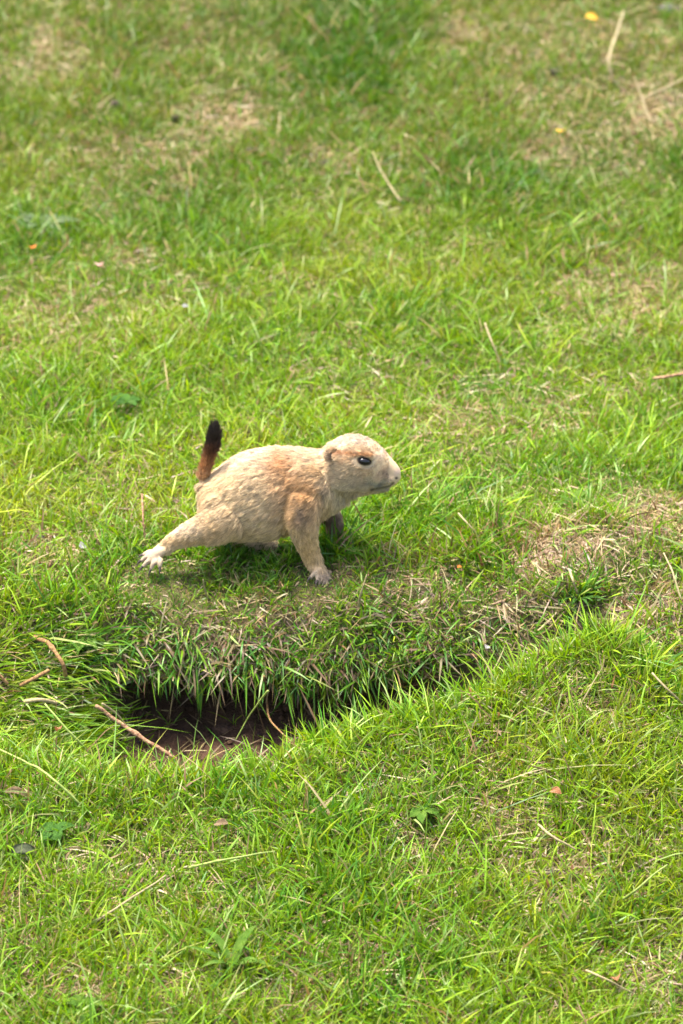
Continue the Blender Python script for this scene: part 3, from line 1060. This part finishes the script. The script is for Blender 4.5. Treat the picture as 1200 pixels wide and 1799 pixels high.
# eyes, claws
m, n, out = new_mat('wet_black_eye')
b = n.nodes.new('ShaderNodeBsdfPrincipled')
b.inputs['Base Color'].default_value = (.006, .005, .005, 1)
b.inputs['Roughness'].default_value = .06
b.inputs['IOR'].default_value = 1.34
n.links.new(b.outputs[0], out.inputs[0])
EYEM = m
CLAWM = solid_mat('dark_claw', (.03, .022, .018), (.07, .05, .04), 400, .4, .1)
body_bvh = BVHTree.FromPolygons([tuple(v) for v in bco], lt.tolist())
for sg in (-1, 1):
    e0 = at(*EYE_PX, 0)
    loc, nn, _, _ = body_bvh.ray_cast(Vector((e0[0], sg * .2, e0[2])), Vector((0, -sg, 0)))
    ey = loc.y if loc else sg * .024
    c = at(EYE_PX[0], EYE_PX[1], ey - sg * .0022)
    bm = bmesh.new()
    bmesh.ops.create_uvsphere(bm, u_segments=24, v_segments=16, radius=1,
                              matrix=Matrix.Translation(c) @ Matrix.Rotation(.24, 4, 'Y') @ Matrix.Diagonal((.0057, .0040, .0034, 1)))
    me = bpy.data.meshes.new('eye')
    bm.to_mesh(me)
    bm.free()
    me.polygons.foreach_set('use_smooth', np.ones(len(me.polygons), bool))
    part('eye', me, EYEM)
bm = bmesh.new()
for sg in (-1, 1):
    for k in range(7):
        b0 = at(680 + 2.2 * (k % 3), 838 + 2.3 * k % 9, sg * .011)
        e0 = b0 + np.array([.004 + .0025 * (k % 4) - .006 * (k % 2), sg * (.014 + .002 * k), -.004 + .0022 * k])
        add_tube(bm, [b0, (b0 + e0) / 2 + np.array([0, 0, .001]), e0], [.00016, .00012, .00004], n=5, seg=6)
me = bpy.data.meshes.new('whiskers')
bm.to_mesh(me)
bm.free()
tag(part('whiskers', me, CLAWM), kind='stuff')
for mid, tipp, r in TOES:
    d0 = norm(tipp - mid)
    p = [tipp + d0 * r * .1 + np.array([0, 0, r * .15]), tipp + d0 * r * .9 + np.array([0, 0, r * .15]), tipp + d0 * r * 1.7 - np.array([0, 0, r * .3])]
    bm = bmesh.new()
    add_tube(bm, p, [r * .36, r * .27, r * .05], n=7, seg=5)
    me = bpy.data.meshes.new('claw')
    bm.to_mesh(me)
    bm.free()
    part('claw', me, CLAWM)


# ------------------------------------------------------------------ small things lying in the turf
STRAW = solid_mat('pale_straw', (.17, .13, .055), (.31, .25, .12), 300, .6, .25, .15)
GREENSTRAW = solid_mat('green_stalk', (.15, .21, .03), (.27, .31, .08), 250, .5, .2, .2)
TWIG = solid_mat('reddish_twig', (.12, .055, .025), (.32, .19, .10), 300, .85, .8)
BROWNSTEM = solid_mat('brown_stem', (.09, .045, .015), (.25, .14, .05), 330, .85, .8)
DARKROOT = solid_mat('dark_root', (.10, .055, .03), (.24, .14, .08), 260, .8, .4)
CLODM = solid_mat('dark_clod', (.020, .013, .009), (.060, .040, .028), 240, .95, .9)
GREYM = solid_mat('grey_clod', (.03, .026, .023), (.09, .08, .07), 260, .95, .9)
LEAFTAN = solid_mat('tan_leaf', (.15, .095, .045), (.28, .20, .11), 160, .7, .4, .25)
LEAFYEL = solid_mat('yellow_leaf', (.62, .36, .03), (.75, .50, .08), 120, .6, .3, .3)
LEAFORA = solid_mat('orange_leaf', (.60, .16, .03), (.70, .28, .05), 120, .6, .3, .3)
LEAFBRO = solid_mat('brown_leaf', (.22, .09, .035), (.40, .20, .09), 160, .7, .4, .2)
LEAFGRY = solid_mat('grey_leaf', (.05, .065, .03), (.12, .13, .07), 140, .95, .4, .2)
PETAL = solid_mat('white_petal', (.30, .29, .26), (.42, .40, .36), 120, .6, .1, .3)
PINK = solid_mat('pink_petal', (.50, .28, .24), (.62, .42, .36), 120, .6, .1, .3)
WEEDG = solid_mat('weed_leaf', (.045, .12, .015), (.08, .18, .025), 90, .9, .3, .3)
WEEDS = solid_mat('silvery_leaf', (.09, .14, .055), (.17, .22, .10), 90, .9, .3, .3)
WEEDP = solid_mat('pale_weed_leaf', (.075, .165, .015), (.14, .225, .03), 90, .9, .3, .3)


def above(px, py, up):
    """A point 'up' metres over the ground along the line of sight of a photograph pixel."""
    loc, _ = hit(px, py)
    d = ray(px, py)
    p = np.array(loc)
    return p - d * (up / abs(d[2]))


def finish(bm, name, mat, origin, parent=None, smooth=True):
    me = bpy.data.meshes.new(name)
    for v in bm.verts:
        v.co -= Vector(origin)
    bmesh.ops.recalc_face_normals(bm, faces=bm.faces)
    bm.to_mesh(me)
    bm.free()
    if smooth:
        me.polygons.foreach_set('use_smooth', np.ones(len(me.polygons), bool))
    o = link(name, me, mat, parent)
    if not parent:
        o.location = origin
    return o


def stalk(name, label, cat, pts, r0, r1, mat, group='dry stalks lying in the turf', node=None):
    pts = [(x, y, h * .8) for x, y, h in pts]
    r0, r1 = r0 * .9, r1 * .9
    """pts: (px, py, height over the ground)."""
    P = np.array([above(*p) for p in pts])
    n = max(10, len(pts) * 6)
    c, _ = resample(P, np.ones(len(P)), n)
    u = np.linspace(0, 1, n)
    r = (r0 + (r1 - r0) * u) * (1 + .10 * noise(c, 220, 7))
    if node is not None:
        r = r * (1 + .55 * np.exp(-((u - node) / .035) ** 2))
    c = c + np.stack([noise(c, 70, s) for s in (71, 72, 73)], 1) * r0 * .55
    bm = bmesh.new()
    add_loft(bm, tube_rings(c, r, 7, 1.0, (.3, .2, 1)))
    return tag(finish(bm, name, mat, P[0]), label, cat, group)


def lamina(bm, base, axis, nrm, L, W, curl=.3, fold=.35, shape=1.0, wav=.0, seed=0):
    base, axis = np.array(base, float), norm(np.array(axis, float))
    nrm = norm(np.array(nrm, float) - axis * (axis @ np.array(nrm, float)))
    s = np.cross(axis, nrm)
    nu, nv_ = 9, 5
    g = []
    for i in range(nu):
        u = i / (nu - 1)
        w = W * (math.sin(math.pi * min(.985, .04 + .955 * u ** shape)) ** .8)
        ang = curl * u * 1.6
        c = base + axis * (L * (math.sin(ang) / max(ang, 1e-4) * u)) + nrm * (-L * u * ang / 2)
        row = []
        for j in range(nv_):
            v = (j / (nv_ - 1)) * 2 - 1
            z = abs(v) * fold * w + wav * W * math.sin(7 * u + 3 * v + seed)
            row.append(bm.verts.new(c + s * (v * w) + nrm * z))
        g.append(row)
    fs = []
    for i in range(nu - 1):
        for j in range(nv_ - 1):
            fs.append(bm.faces.new((g[i][j], g[i + 1][j], g[i + 1][j + 1], g[i][j + 1])))
    bmesh.ops.solidify(bm, geom=fs, thickness=.0003)


def leaf(name, label, cat, px, py, ang, L, W, mat, up=.012, tilt=.35, curl=.5, fold=.35, group=None, wav=.15):
    p = above(px, py, up)
    ax = np.array([math.cos(ang), math.sin(ang), .1])
    nr = np.array([.3 * math.sin(px), -tilt, 1.0])
    bm = bmesh.new()
    lamina(bm, p - ax * L / 2, ax, nr, L, W, curl, fold, 1.0, wav, px)
    return tag(finish(bm, name, mat, p), label, cat, group)


def clod(name, label, cat, px, py, rx, ry, rz, mat, seed, up=.006, group='dark crumbs of soil in the turf', lumps=1):
    rx, ry, rz = rx * .85, ry * .85, rz * .85
    p = above(px, py, max(0, up - .011))
    bm = bmesh.new()
    rg = np.random.default_rng(seed)
    for k in range(lumps):
        off = Vector((rg.normal(0, rx * .7), rg.normal(0, ry * .5), rg.normal(0, rz * .2))) if k else Vector((0, 0, 0))
        sc = 1 if k == 0 else .5 + .3 * rg.random()
        bmesh.ops.create_icosphere(bm, subdivisions=3, radius=1, matrix=Matrix.Translation(off) @ Matrix.Diagonal((rx * sc, ry * sc, rz * sc, 1)))
    co = np.array([v.co for v in bm.verts])
    d = 1 + .32 * noise(co, 1.1 / rx, seed) + .16 * noise(co, 3 / rx, seed + 3) + .07 * noise(co, 8 / rx, seed + 5)
    for v, k in zip(bm.verts, d):
        v.co *= float(k)
        v.co += Vector(p)
    return tag(finish(bm, name, mat, p, smooth=False), label, cat, group)


def weed(name, label, cat, px, py, n, L, W, mat, rise=.5, spread=(0, 6.283), shape=1.0, group='broad leaved weeds in the turf', seed=1, up=.004, toothed=0.0):
    p = above(px, py, up * .7)
    rg = np.random.default_rng(seed)
    e = bpy.data.objects.new(name, None)
    COL.objects.link(e)
    e.location = p
    e.empty_display_size = .02
    tag(e, label, cat, group)
    for k in range(n):
        a = spread[0] + (spread[1] - spread[0]) * (k + rg.normal(0, .18)) / n
        ri = rise * (.6 + .8 * rg.random())
        ax = np.array([math.cos(a), math.sin(a), ri])
        nr = np.array([-math.cos(a) * ri, -math.sin(a) * ri, 1.0]) + rg.normal(0, .2, 3)
        l = L * (.7 + .5 * rg.random())
        bm = bmesh.new()
        lamina(bm, np.array([math.cos(a), math.sin(a), 0]) * .002, ax, nr, l, W * (.8 + .4 * rg.random()), .35 + .5 * rg.random(), .3, shape, .12 + toothed, k)
        finish(bm, 'leaf', mat, (0, 0, 0), e)
    return e


G1 = 'dry stalks lying in the turf'
stalk('straw_stalk', 'pale straw stalk lying diagonally across the nearest turf at the lower left', 'straw', [(148, 1632, .006), (200, 1598, .02), (250, 1565, .026), (291, 1538, .024)], .0013, .0008, STRAW, G1)
stalk('seed_stalk', 'yellow green seed stalk lying nearly level to the right of the long pale straw', 'straw', [(333, 1524, .012), (385, 1512, .022), (440, 1502, .026), (482, 1495, .024)], .0013, .0006, GREENSTRAW, G1, .35)
stalk('straw_stalk', 'short pale straw standing at a slant beside the crossed straws near the top right', 'straw', [(1115, 135, .05), (1128, 172, .03), (1143, 215, .008)], .0011, .0019, STRAW, G1)
stalk('straw_stalk', 'bent tan straw hanging from a dark patch near the top right corner', 'straw', [(1096, 20, .05), (1080, 70, .045), (1070, 112, .03), (1078, 146, .008)], .0016, .0022, STRAW, G1, .6)
stalk('straw_stalk', 'tan straw lying towards the right edge below the bent straw', 'straw', [(1130, 172, .012), (1165, 156, .016), (1215, 132, .016)], .0019, .0016, STRAW, G1)
stalk('straw_stalk', 'pale leaning straw alone in the green turf behind the animal head', 'straw', [(655, 268, .055), (672, 305, .035), (704, 354, .008)], .0009, .0019, STRAW, G1)
stalk('straw_stalk', 'thin whitish straw leaning in lush turf farther back than the animal, right of it', 'straw', [(852, 568, .045), (864, 600, .03), (880, 640, .006)], .0014, .0009, STRAW, G1)
stalk('twig', 'long reddish twig sloping down into the left side of the burrow mouth', 'twig', [(170, 1241, .034), (215, 1273, .045), (262, 1305, .05), (307, 1334, .04)], .0021, .0024, TWIG, 'twigs and stems beside the burrow', .5)
stalk('straw_stalk', 'pale split straw resting along the upper end of the reddish twig', 'straw', [(180, 1236, .036), (208, 1258, .036), (232, 1288, .03)], .0014, .0006, STRAW, 'twigs and stems beside the burrow')
stalk('bent_stem', 'brown stem arched over the combed grass left of the burrow', 'stem', [(60, 1117, .004), (90, 1135, .018), (110, 1166, .016), (117, 1202, .0)], .0024, .0021, BROWNSTEM, 'twigs and stems beside the burrow', .4)
stalk('broken_stem', 'short straight brown stem just below the arched one', 'stem', [(36, 1204, .008), (58, 1193, .014), (86, 1178, .010)], .0020, .0022, BROWNSTEM, 'twigs and stems beside the burrow')
stalk('broken_stem', 'stub of brown stem cut by the left edge above the pale broken straw', 'stem', [(-14, 1174, .016), (0, 1186, .016), (13, 1200, .012)], .0018, .0018, BROWNSTEM, 'twigs and stems beside the burrow')
stalk('straw_stalk', 'pale flattened broken straw lying left of the reddish twig', 'straw', [(45, 1231, .018), (70, 1229, .022), (98, 1234, .016)], .0024, .0018, STRAW, 'twigs and stems beside the burrow')
stalk('green_stalk', 'long light green grass stem reaching from the pale broken straw towards the twig', 'grass stem', [(80, 1237, .03), (112, 1275, .035), (140, 1305, .03), (170, 1340, .012)], .0011, .0012, GREENSTRAW, 'long grass stems around the burrow')
stalk('green_stalk', 'pale green grass stem arching across the turf at the left edge below the twig', 'grass stem', [(-8, 1314, .04), (45, 1338, .045), (95, 1370, .035), (140, 1412, .012)], .0010, .0014, GREENSTRAW, 'long grass stems around the burrow')
stalk('green_stalk', 'grass stem with a pale seed head leaning over the brown burrow soil', 'grass stem', [(414, 1300, .012), (432, 1268, .03), (452, 1238, .05), (471, 1214, .065)], .0006, .0013, GREENSTRAW, 'long grass stems around the burrow')
stalk('dead_root', 'curled brown root hanging out of the burrow lip into the hole', 'root', [(464, 1188, .012), (468, 1222, .03), (472, 1258, .04), (490, 1283, .05), (511, 1303, .05)], .0013, .0008, BROWNSTEM, 'twigs and stems beside the burrow')
stalk('straw_stalk', 'tan straw sloping at the right edge on the near turf', 'straw', [(1146, 1183, .03), (1172, 1210, .03), (1205, 1240, .01)], .0012, .0010, STRAW, G1)
stalk('straw_stalk', 'yellowish straw rising to the right in the nearest turf at the lower right', 'straw', [(1096, 1580, .010), (1130, 1552, .026), (1172, 1519, .036)], .0013, .0008, GREENSTRAW, G1)
stalk('straw_stalk', 'grey pale straw in the nearest turf close to the bottom right corner', 'straw', [(1030, 1705, .02), (1060, 1718, .024), (1112, 1745, .01)], .0011, .0008, STRAW, G1)
stalk('broken_stem', 'pale brown stick poking in from the right edge behind the animal', 'stem', [(1148, 664, .018), (1180, 660, .02), (1212, 655, .02)], .0015, .0021, TWIG, G1)
stalk('straw_stalk', 'whitish straw on the dry bank under the right mound top', 'straw', [(1000, 1002, .018), (1007, 1020, .022), (1014, 1040, .014)], .0016, .0010, STRAW, G1)
stalk('straw_stalk', 'thin yellow straw curving down the dry bank near the right edge', 'straw', [(1166, 972, .03), (1182, 1005, .034), (1196, 1052, .02)], .0009, .0012, STRAW, G1)
stalk('straw_stalk', 'tan straws beside the front paw leaning on the brow of the bank', 'straw', [(630, 1065, .004), (636, 1035, .02), (644, 1010, .03)], .0014, .0008, STRAW, G1)
stalk('straw_stalk', 'thin pale straw lying on the dark clod right of the animal', 'straw', [(805, 902, .03), (822, 921, .03), (842, 945, .012)], .0012, .0009, STRAW, G1)
stalk('straw_stalk', 'small yellow straw standing below the belly on the brow of the bank', 'straw', [(364, 1050, .006), (360, 1035, .015), (357, 1018, .024)], .0012, .0008, STRAW, G1)
stalk('straw_stalk', 'pale straw lying across the turf right of the brown crumbs at the bottom right', 'straw', [(945, 1450, .014), (975, 1472, .022), (1010, 1492, .016)], .0014, .0010, STRAW, G1)
stalk('green_stalk', 'tall thin reddish grass stem standing in the turf behind the hind foot', 'grass stem', [(256, 960, .004), (252, 915, .03), (250, 868, .055)], .0008, .0012, TWIG, 'long grass stems around the burrow')

leaf('fallen_leaf', 'small yellow fallen leaf near the top right corner', 'leaf', 1042, 28, .3, .020, .0075, LEAFYEL, .02, .5, .5)
leaf('fallen_leaf', 'small orange fallen leaf below the silvery weed on the left', 'leaf', 57, 432, 1.9, .011, .0045, LEAFORA, .02, .7, .5)
leaf('fallen_leaf', 'curled tan leaf on the near rim of the burrow below the twig end', 'leaf', 326, 1340, 2.0, .020, .0040, LEAFTAN, .016, .6, .9, .6)
leaf('fallen_leaf', 'pale curled dead leaf at the left edge in the near turf', 'leaf', 34, 1388, .1, .026, .0042, LEAFTAN, .014, .5, .7, .7)
leaf('fallen_leaf', 'dull grey green flat leaf lying at the left edge under the near turf', 'leaf', 42, 1490, .5, .024, .0075, LEAFGRY, .012, .55, .3, .2)
leaf('fallen_leaf', 'brown folded leaf in the right near turf above the brown crumbs', 'leaf', 972, 1386, 2.3, .020, .004, LEAFBRO, .016, .5, .6, .7)
leaf('fallen_leaf', 'orange brown curled leaf near the bottom right corner', 'leaf', 1080, 1712, 1.8, .018, .005, LEAFBRO, .014, .6, .8, .6)
leaf('fallen_leaf', 'brown curled leaf standing in turf below the green stem at left', 'leaf', 102, 1275, 1.9, .013, .0035, LEAFBRO, .016, .7, .8, .6)
leaf('fallen_leaf', 'tan pointed leaf scrap in the middle of the near turf', 'leaf', 386, 1444, 2.9, .015, .004, LEAFTAN, .018, .5, .5, .4)
leaf('fallen_leaf', 'tiny orange leaf scrap in the turf below the dark clod right of the animal', 'leaf', 808, 995, .6, .006, .0022, LEAFORA, .012, .6, .4)
leaf('fallen_leaf', 'tiny yellow leaf scrap in the blurred turf right of the top centre', 'leaf', 985, 228, 1.4, .012, .006, LEAFYEL, .022, .6, .4)
leaf('fallen_petal', 'tiny white petal in dry turf left of the hind foot', 'petal', 146, 958, .8, .009, .004, PETAL, .016, .8, .3, .3)
leaf('fallen_petal', 'tiny white petal in the blurred turf above the animal', 'petal', 326, 536, .9, .011, .0035, PETAL, .024, .8, .3, .3)
leaf('fallen_petal', 'pinkish withered flower head in blurred turf at the left', 'petal', 175, 462, 1.5, .014, .006, PINK, .024, .8, .6, .6)
leaf('fallen_petal', 'tiny pale petal standing in the shaded grass of the right bank', 'petal', 856, 1135, 1.3, .009, .003, PETAL, .016, .8, .3, .4)

clod('soil_clod', 'dark grey clod half hidden in turf right of the animal head', 'clod', 819, 916, .011, .008, .007, GREYM, 3, .012)
clod('soil_clod', 'small black clod in turf upper left of the raised tail', 'clod', 119, 732, .007, .006, .006, CLODM, 5, .018)
clod('soil_clod', 'dark brown soil lump beneath the blurred bare patch above the animal', 'clod', 572, 290, .019, .010, .006, CLODM, 9, .010, lumps=3)
clod('soil_clod', 'small dark clod in the blurred turf at the upper left', 'clod', 200, 186, .009, .007, .008, CLODM, 12, .018)
clod('soil_clod', 'tiny dark clod a little right of the upper left dark clod', 'clod', 309, 207, .006, .005, .005, CLODM, 14, .018)
clod('soil_clod', 'dark clod beside the pale bare patch left of the top centre', 'clod', 444, 266, .009, .007, .007, CLODM, 15, .016, lumps=2)
clod('soil_clod', 'dark clod in the blurred turf left of the crossed straws at the top right', 'clod', 974, 128, .009, .007, .007, CLODM, 17, .016)
clod('grey_stone', 'grey stone with a dark underside at the top right corner', 'stone', 1175, 18, .020, .012, .009, GREYM, 19, .012, None)
clod('soil_clod', 'brown soil crumbs in near turf, left pair in the lower right area', 'clod', 684, 1476, .007, .005, .005, CLODM, 21, .012, lumps=2)
clod('soil_clod', 'brown soil crumbs in near turf right of the first pair', 'clod', 716, 1474, .007, .005, .0045, CLODM, 22, .012, lumps=2)
clod('soil_clod', 'largest brown soil crumbs in the lower right turf below a pale straw', 'clod', 970, 1538, .009, .006, .005, CLODM, 25, .012, lumps=3)
clod('soil_clod', 'darkest soil crumb immediately right of the largest crumbs', 'clod', 1004, 1542, .007, .005, .005, CLODM, 26, .012, lumps=2)
clod('soil_clod', 'small dark clod at the left edge of the dry turf left of the hind foot', 'clod', 70, 945, .005, .004, .004, GREYM, 27, .012)
clod('soil_clod', 'lump of brown earth inside the burrow mouth', 'clod', 392, 1282, .012, .010, .007, solid_mat('burrow_earth', (.04, .021, .012), (.085, .047, .027), 200, .95, .9), 29, .004, 'crumbs inside the burrow', lumps=3)
clod('soil_clod', 'smaller earth crumb inside the burrow right of the lump', 'clod', 440, 1275, .006, .006, .005, solid_mat('burrow_earth', (.04, .021, .012), (.085, .047, .027), 200, .95, .9), 30, .003, 'crumbs inside the burrow')

weed('silvery_weed', 'blurred silvery weed with narrow leaves at the left edge', 'weed', 75, 395, 11, .042, .006, WEEDS, .45, seed=2, up=.012)
weed('small_weed', 'dark green clover like weed upper left of the raised tail', 'weed', 222, 708, 7, .016, .0065, WEEDG, .6, seed=3, up=.022)
weed('grass_tuft_weed', 'deep green broad bladed tuft on the dry right bank', 'weed', 1018, 1052, 12, .028, .0022, WEEDG, .9, shape=.7, seed=4, up=.001)
weed('dandelion_weed', 'pale toothed leaves flattened beside the arched brown stem', 'weed', 150, 1125, 7, .024, .0036, WEEDP, .12, seed=6, up=.005, toothed=.25)
weed('dandelion_weed', 'pale leaves lying between the reddish twig and the green stem', 'weed', 112, 1296, 7, .022, .0036, WEEDP, .15, seed=8, up=.008, toothed=.2)
weed('broad_weed', 'broad pale leaves low in the near turf beside the lower right crumbs', 'weed', 742, 1424, 5, .016, .0055, WEEDP, .2, seed=9, up=.009)
weed('broad_weed', 'broad green blades fanning up from the near turf at the bottom centre', 'weed', 408, 1700, 6, .046, .0040, WEEDP, 1.4, shape=.75, seed=10, up=.006)
weed('broad_weed', 'few broad leaves at the bottom left corner in the near turf', 'weed', 148, 1770, 5, .020, .008, WEEDP, .4, seed=12, up=.012)
weed('broad_weed', 'grey green leaves under turf at the left edge beside the grey leaf', 'weed', 90, 1462, 5, .018, .006, WEEDG, .3, seed=13, up=.014)
weed('feathery_weed', 'pale feathery weed in bright turf near the right mound top', 'weed', 1006, 888, 10, .024, .0028, WEEDP, 1.0, shape=.8, seed=14, up=.008)
